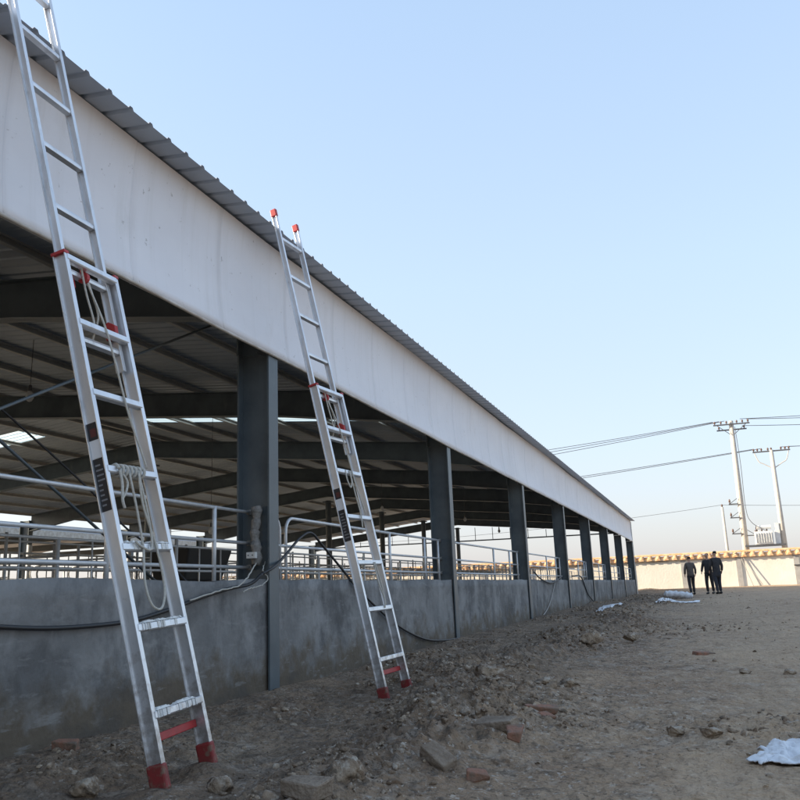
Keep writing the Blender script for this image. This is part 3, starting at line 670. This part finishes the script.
# ------------------------------------------------------------------ bricks, clods and litter
def jag(mb, lo, hi, j, rr):
    mb.box(lo, hi); mb.v = [(a+rr.uniform(-j, j), b+rr.uniform(-j, j), c+rr.uniform(-j, j)) for a, b, c in mb.v]
def brick(px_, py_, size, rot, label, m='brick', sink=.35, name='brick'):
    p = at(px_, py_, 2, -.82); 
    for _ in range(3): p = at(px_, py_, 2, gz(p.x, p.y))
    rr = random.Random(px_*7+py_); mb = MB(); a, b, c = size
    jag(mb, (-a/2, -b/2, -c/2), (a/2, b/2, c/2), .014, rr)
    o = mb.build(name, M[m], None, bevel=.008); o.location = p + Vector((0, 0, c*(.38-sink))); o.rotation_euler = rot; tag(o, label, 'brick', 'bricks lying in the dirt'); return o
brick(496, 728, (.24, .115, .06), (.15, -.12, -.35), 'mud caked brick lying flat with its orange end to the right', 'brick_grey', .02)
brick(514, 734, (.07, .11, .055), (.1, .2, .2), 'small orange brick end beside the mud caked brick', 'brick')
brick(541, 709, (.19, .10, .05), (.05, .08, .3), 'broad orange brick half sunk beyond the mud caked brick', 'brick', .45)
brick(545, 717, (.08, .07, .05), (.3, .2, .8), 'small bright orange fragment leaning on the broad brick', 'brick')
brick(439, 759, (.17, .09, .06), (.35, .45, -.5), 'tilted tan brick in the heap below the second ladder', 'brick_grey', .2)
brick(477, 776, (.09, .06, .045), (.2, .1, .4), 'small dark red brick chip near the bottom edge', 'brick')
brick(305, 792, (.17, .12, .07), (.1, .1, -.1), 'square muddy block at the bottom edge left of centre', 'brick_grey', .2)
brick(66, 750, (.13, .09, .08), (.2, .1, .3), 'brown brick lump lying close to the wall left of the nearer ladder', 'brick', .2)
brick(703, 654, (.20, .13, .06), (.05, .05, .6), 'flat reddish brick piece far out in the yard', 'brick', .5)
def clod(px_, py_, s, label, seed, m='clod'):
    p = at(px_, py_, 2, -.82)
    for _ in range(3): p = at(px_, py_, 2, gz(p.x, p.y))
    bm = bmesh.new(); bmesh.ops.create_icosphere(bm, subdivisions=4, radius=1); rr = random.Random(seed)
    pls = [(Vector((rr.gauss(0, 1), rr.gauss(0, 1), rr.gauss(0, 1))).normalized(), rr.uniform(.5, .85)) for _ in range(14)]
    for v in bm.verts:
        q = v.co.copy()
        for n_, d in pls:
            e_ = q.dot(n_) - d
            if e_ > 0: q -= n_*e_*.92
        w_ = fbm(np.array([v.co.x*3+v.co.z*2+seed]), np.array([v.co.y*3-v.co.z]), 4, seed)[0]
        v.co = q*(.70+.60*w_)
    for v in bm.verts: v.co = Vector((v.co.x*s[0], v.co.y*s[1], v.co.z*s[2]))
    me = bpy.data.meshes.new('clod'); bm.to_mesh(me); bm.free(); me.materials.append(M[m])
    for pg in me.polygons: pg.use_smooth = True
    o = bpy.data.objects.new('clod', me); C.objects.link(o); o.location = p+Vector((0, 0, s[2]*.35)); tag(o, label, 'clod', 'large clods of earth'); return o
for k, (a, b, s, lab) in enumerate(((222, 790, (.07, .07, .045), 'rough clod lying just right of the nearer ladder foot'), (546, 684, (.11, .10, .055), 'left of two pale tan clods on the heap'), (570, 686, (.10, .09, .055), 'right of two pale tan clods on the heap'),
        (85, 792, (.09, .09, .055), 'rounded clod at the bottom left edge'), (345, 778, (.12, .09, .07), 'large grey clod low in the heap near the bottom'), (488, 676, (.14, .12, .08), 'big clod on the heap right of the second ladder'), (592, 640, (.16, .16, .10), 'big dark clod on the far part of the heap'),
        (432, 712, (.1, .10, .06), 'grey clod on the heap crest by the second ladder foot'), (470, 700, (.11, .09, .06), 'low clod between the second ladder and the orange bricks'), (745, 673, (.07, .05, .03), 'small dark clod lying alone in the open yard'), (790, 674, (.07, .05, .03), 'small dark clod near the right edge of the yard'),
        (632, 639, (.12, .1, .07), 'dark clod at the right side of the far heap'), (713, 734, (.07, .05, .03), 'flat dark clod above the white sheet'), (675, 733, (.06, .05, .03), 'small dark clod left of the flat one'))):
    clod(a, b, s, lab, k+3)
def crumple(pts, name, label, h, seed, n=26, m='plastic', thick=.004):
    P = [at(*p, 2, -.80) for p in pts]
    P = [at(*p, 2, gz(q.x, q.y)) for p, q in zip(pts, P)]
    xs = [p.x for p in P]; ys = [p.y for p in P]; x0, x1, y0, y1 = min(xs), max(xs), min(ys), max(ys)
    c = Vector(((x0+x1)/2, (y0+y1)/2, 0))
    # outline fanned inwards in rings, crumpled
    bm = bmesh.new(); rings = []; m_ = 96; rr = random.Random(seed); N_ = len(P)
    out = []
    for k in range(m_):
        t = k/m_*N_; i_ = int(t); f_ = t-i_; out.append(P[i_ % N_].lerp(P[(i_+1) % N_], f_))
    nr = 16
    for j in range(nr+1):
        s_ = 1 - j/nr*.999; ring = []
        for k in range(m_):
            q = c.lerp(out[k], s_*(1+.03*math.sin(k*2.3+seed)*(s_ > .9)))
            z = gz(q.x, q.y); w_ = float(fbm(np.array([q.x*11.]), np.array([q.y*9.]), 4, seed, True)[0])
            ring.append(bm.verts.new((q.x, q.y, z+.012+h*(w_-.35)*min(1, (1-s_)*5+.15))))
        rings.append(ring)
    for j in range(nr):
        for k in range(m_): bm.faces.new((rings[j][k], rings[j][(k+1) % m_], rings[j+1][(k+1) % m_], rings[j+1][k]))
    for v in bm.verts: v.co -= Vector((c.x, c.y, -.8))
    me = bpy.data.meshes.new(name); bm.to_mesh(me); bm.free(); me.materials.append(M[m])
    for pg in me.polygons: pg.use_smooth = True
    o = bpy.data.objects.new(name, me); C.objects.link(o); o.location = (c.x, c.y, -.8)
    sd = o.modifiers.new('s', 'SOLIDIFY'); sd.thickness = thick; tag(o, label, 'sheet'); return o
crumple([(746, 765), (758, 758), (768, 757), (757, 753), (766, 751), (772, 746), (790, 745), (830, 747), (840, 768), (790, 768), (770, 766), (762, 767)], 'plastic_sheet', 'torn white plastic sheet lying in the yard at the right edge', .045, 5)
crumple([(593, 612), (600, 609), (612, 608), (621, 607), (624, 609), (612, 611), (602, 613)], 'plastic_scrap', 'thin white plastic scrap on the far heap by the barn wall', .025, 8)
crumple([(655, 603), (664, 600.5), (680, 602), (700, 600), (698, 602.5), (676, 604.5), (660, 604.5)], 'plastic_scrap', 'white plastic scrap spread in front of the white sack', .03, 9)
# white sack on a low dark heap
p = at(678, 597, 1, 33); mb = MB()
pts = [p+Vector((-.48, 0, .07)), p+Vector((-.38, 0, .10)), p+Vector((-.1, .03, .085)), p+Vector((.2, .0, .05)), p+Vector((.44, 0, .0)), p+Vector((.52, 0, -.03))]
SP = smooth_path(pts, 5); mb.tube(SP, [.02+.10*min(1, 5*k/25)*(1 if k < 22 else (26-k)/5)+.018*math.sin(k*1.9)+.012*math.sin(k*3.1) for k in range(len(SP))], 14)
mb.v = [(a, b, c+.03*float(fbm(np.array([a*9.]), np.array([c*9.]), 3, 4)[0])) for a, b, c in mb.v]
o = mb.build('sack', M['plastic'], None, smooth=True); tag(o, 'long white sack lying on the low heap left of the people', 'sack')
pile = clod(676, 599, (.1, .1, .1), 'dark heap of earth under the white sack', 60); pile.name = 'earth_pile'
pile.scale = (10.5, 5, 3.0); pile.location = (p.x-.25, 33.2, p.z-.28); pile['category'] = 'heap'; del pile['group']

# ------------------------------------------------------------------ people
def skin_mesh(nodes, edges, sub=2):
    me = bpy.data.meshes.new('t'); me.from_pydata([n_[0] for n_ in nodes], edges, []); o = bpy.data.objects.new('t', me); C.objects.link(o)
    m1 = o.modifiers.new('s', 'SKIN'); 
    for i_, n_ in enumerate(nodes):
        r = n_[1]; me.skin_vertices[0].data[i_].radius = (r, r) if not isinstance(r, tuple) else r
    me.skin_vertices[0].data[0].use_root = True
    m1.use_smooth_shade = True; m2 = o.modifiers.new('u', 'SUBSURF'); m2.levels = sub; m2.render_levels = sub
    bpy.context.view_layer.update(); dg = bpy.context.evaluated_depsgraph_get(); r_ = bpy.data.meshes.new_from_object(o.evaluated_get(dg))
    C.objects.unlink(o); bpy.data.objects.remove(o); return r_
def part_mesh(me, name, m, parent):
    me.name = name; me.materials.clear(); me.materials.append(m); o = bpy.data.objects.new(name, me); C.objects.link(o); o.parent = parent
    for pg in me.polygons: pg.use_smooth = True
    return o
def person(x, y, rz, H, coat, trous, label, stride, longcoat, arms):
    k = H/1.72; P = empty('person', (x, y, gz(x, y))); P.rotation_euler = (0, 0, rz); tag(P, label, 'person')
    P.scale = (k, k, k); s = stride
    # faces +y locally; joints
    hip = (0, 0, .93); chest = (0, 0, 1.25); neck = (0, .01, 1.45); head = (0, .02, 1.52)
    LF = [(.09, 0, .90), (.10, s*.22, .50), (.10, s*.16-.02, .09)]; RF = [(-.09, 0, .90), (-.10, -s*.10, .50), (-.10, -s*.34, .10)]
    la, ra = arms
    def arm(sg, bend):
        return [(sg*.165, 0, 1.375), (sg*.235, -.02+bend*.08, 1.12), (sg*.24, .04+bend*.22, .90+bend*.06), (sg*.235, .06+bend*.27, .84+bend*.09)]
    A1, A2 = arm(1, la), arm(-1, ra)
    nodes = [((0, 0, .95), (.13, .09)), ((0, 0, 1.12), (.12, .09)), ((0, 0, 1.32), (.15, .10)), ((0, .0, 1.44), (.06, .06)), ((0, .015, 1.50), .052), ((0, .02, 1.56), (.066, .08)), ((0, .025, 1.63), (.076, .092)), ((0, .02, 1.69), (.06, .07))]
    edges = [(0, 1), (1, 2), (2, 3), (3, 4), (4, 5), (5, 6), (6, 7)]
    for A in (A1, A2):
        b = len(nodes); nodes += [(A[0], .045), (A[1], .037), (A[2], .027), (A[3], (.034, .018))]; edges += [(2, b), (b, b+1), (b+1, b+2), (b+2, b+3)]
        d = (Vector(A[3])-Vector(A[2])).normalized(); side = Vector((0, 1, 0))
        for f_ in range(4):
            e0 = Vector(A[3])+side*(f_-1.5)*.018+d*.035; e1 = e0+d*(.04+.008*(1.5-abs(f_-1.5)))+Vector((-math.copysign(.012, A[0][0]), 0, 0))
            c_ = len(nodes); nodes += [(tuple(e0), .009), (tuple(e1), .008)]; edges += [(b+3, c_), (c_, c_+1)]
        t0 = Vector(A[3])+side*.035-d*.005; t1 = t0+side*.02+d*.03; c_ = len(nodes); nodes += [(tuple(t0), .011), (tuple(t1), .009)]; edges += [(b+3, c_), (c_, c_+1)]
    for L_ in (LF, RF):
        b = len(nodes); nodes += [(L_[0], .08), (L_[1], .052), (L_[2], .036)]; edges += [(0, b), (b, b+1), (b+1, b+2)]
    body = part_mesh(skin_mesh(nodes, edges), 'body', M['skin'], P)
    # face: nose, ears, eyes
    mb = MB(); mb.add([(0, .135, 1.60), (-.014, .108, 1.585), (.014, .108, 1.585), (0, .108, 1.635)], ((0, 1, 2), (0, 2, 3), (0, 3, 1))); mb.build('nose', M['skin'], P)
    for sg in (-1, 1):
        mb = MB(); mb.tube([(sg*.076, .02, 1.58), (sg*.088, .01, 1.61), (sg*.078, .02, 1.64)], [.008, .014, .008], 6); mb.build('ear', M['skin'], P)
        mb = MB(); mb.tube([(sg*.03, .105, 1.63), (sg*.03, .112, 1.63)], .009, 6); mb.build('eye', M['hair'], P)
    mb = MB(); mb.box((-.022, .102, 1.560), (.022, .112, 1.566)); mb.build('mouth', M['brick'], P)
    hn = [((0, -.015, 1.60), (.078, .075)), ((0, -.005, 1.66), (.086, .098)), ((0, .005, 1.71), (.066, .075))]
    part_mesh(skin_mesh(hn, [(0, 1), (1, 2)]), 'hair', M['hair'], P)
    hem = .62 if longcoat else .78
    jn = [((0, 0, hem), (.19, .15)), ((0, 0, .95), (.175, .14)), ((0, 0, 1.15), (.165, .135)), ((0, 0, 1.32), (.165, .12)), ((0, 0, 1.445), (.065, .065))]; je = [(0, 1), (1, 2), (2, 3), (3, 4)]
    for A in (A1, A2):
        b = len(jn); jn += [(A[0], .068), (A[1], .060), (A[2], .048)]; je += [(3, b), (b, b+1), (b+1, b+2)]
    part_mesh(skin_mesh(jn, je), 'coat', coat, P)
    tn = [((0, 0, .92), (.15, .11))]; te = []
    for L_ in (LF, RF):
        b = len(tn); tn += [((L_[0][0], L_[0][1], .82), .10), (L_[1], .075), (L_[2], .058)]; te += [(0, b), (b, b+1), (b+1, b+2)]
    part_mesh(skin_mesh(tn, te), 'trousers', trous, P)
    for L_ in (LF, RF):
        a_ = L_[2]; mb = MB(); mb.tube([(a_[0], a_[1]-.07, a_[2]-.05), (a_[0], a_[1]-.04, a_[2]-.04), (a_[0], a_[1]+.06, a_[2]-.055), (a_[0], a_[1]+.17, a_[2]-.065), (a_[0], a_[1]+.2, a_[2]-.07)], [.03, .05, .048, .038, .02], 10); mb.build('shoe', M['hair'], P, smooth=True)
    return P
person(-.66, 40, .25, 1.66, M['cloth_brown'], M['cloth_black'], 'person in a dark brown jacket walking alone, left of the other two', .55, False, (.2, .1))
person(.10, 40.7, PI-.3, 1.80, M['cloth_black'], M['cloth_black'], 'person in black standing left in the close pair, half hidden', .3, False, (.5, .3))
person(.44, 40, .35, 1.86, M['cloth_black'], M['cloth_navy'], 'person in a long black coat and navy trousers, right in the close pair', .45, True, (.1, .4))

# ------------------------------------------------------------------ light
b_ = .33; EL = math.radians(20)
dirv = Vector((1, b_, 0)).normalized()*math.cos(EL) + Vector((0, 0, -math.sin(EL)))
sun = bpy.data.lights.new('sun', 'SUN'); sun.energy = 4.5; sun.angle = math.radians(.5); sun.color = (1, .86, .66)
so = bpy.data.objects.new('sun', sun); C.objects.link(so); so.rotation_euler = dirv.to_track_quat('-Z', 'Y').to_euler(); so.location = (-30, -10, 20)
w = bpy.data.worlds.new('World'); S.world = w; w.use_nodes = True; N = w.node_tree.nodes
sk = N.new('ShaderNodeTexSky'); sk.sky_type = 'NISHITA'; sk.sun_disc = False; sk.sun_elevation = EL
sv = -dirv; sk.sun_rotation = math.atan2(sv.x, sv.y) % (2*PI)
sk.altitude = 0; sk.air_density = 1.0; sk.dust_density = 2.0; sk.ozone_density = 1.5
L = w.node_tree.links
tcw = N.new('ShaderNodeTexCoord'); sp = N.new('ShaderNodeSeparateXYZ'); L.new(tcw.outputs['Generated'], sp.inputs[0])
rp_ = N.new('ShaderNodeValToRGB'); L.new(sp.outputs[2], rp_.inputs[0]); el = rp_.color_ramp.elements
HZ = ((0, (.222, .210, .235)), (.06, (.222, .216, .240)), (.16, (.222, .244, .275)), (.35, (.209, .256, .318)), (.7, (.166, .228, .314)), (1, (.14, .20, .29)))
el[0].position = 0; el[1].position = 1
for p_, c_ in HZ[1:-1]: el.new(p_)
for e_, (p_, c_) in zip(sorted(el, key=lambda q: q.position), HZ): e_.color = (*[q/.15/4 for q in c_], 1)
sc_ = N.new('ShaderNodeVectorMath'); sc_.operation = 'SCALE'; sc_.inputs[3].default_value = 4; L.new(rp_.outputs[0], sc_.inputs[0])
s2_ = N.new('ShaderNodeVectorMath'); s2_.operation = 'SCALE'; s2_.inputs[3].default_value = .35; L.new(sk.outputs[0], s2_.inputs[0])
ad_ = N.new('ShaderNodeVectorMath'); L.new(sc_.outputs[0], ad_.inputs[0]); L.new(s2_.outputs[0], ad_.inputs[1])
L.new(ad_.outputs[0], N['Background'].inputs[0]); N['Background'].inputs[1].default_value = .15
S.view_settings.view_transform = 'Standard'; S.view_settings.look = 'None'; S.view_settings.gamma = 1; S.view_settings.use_curve_mapping = False
S.view_settings.exposure = 1.2
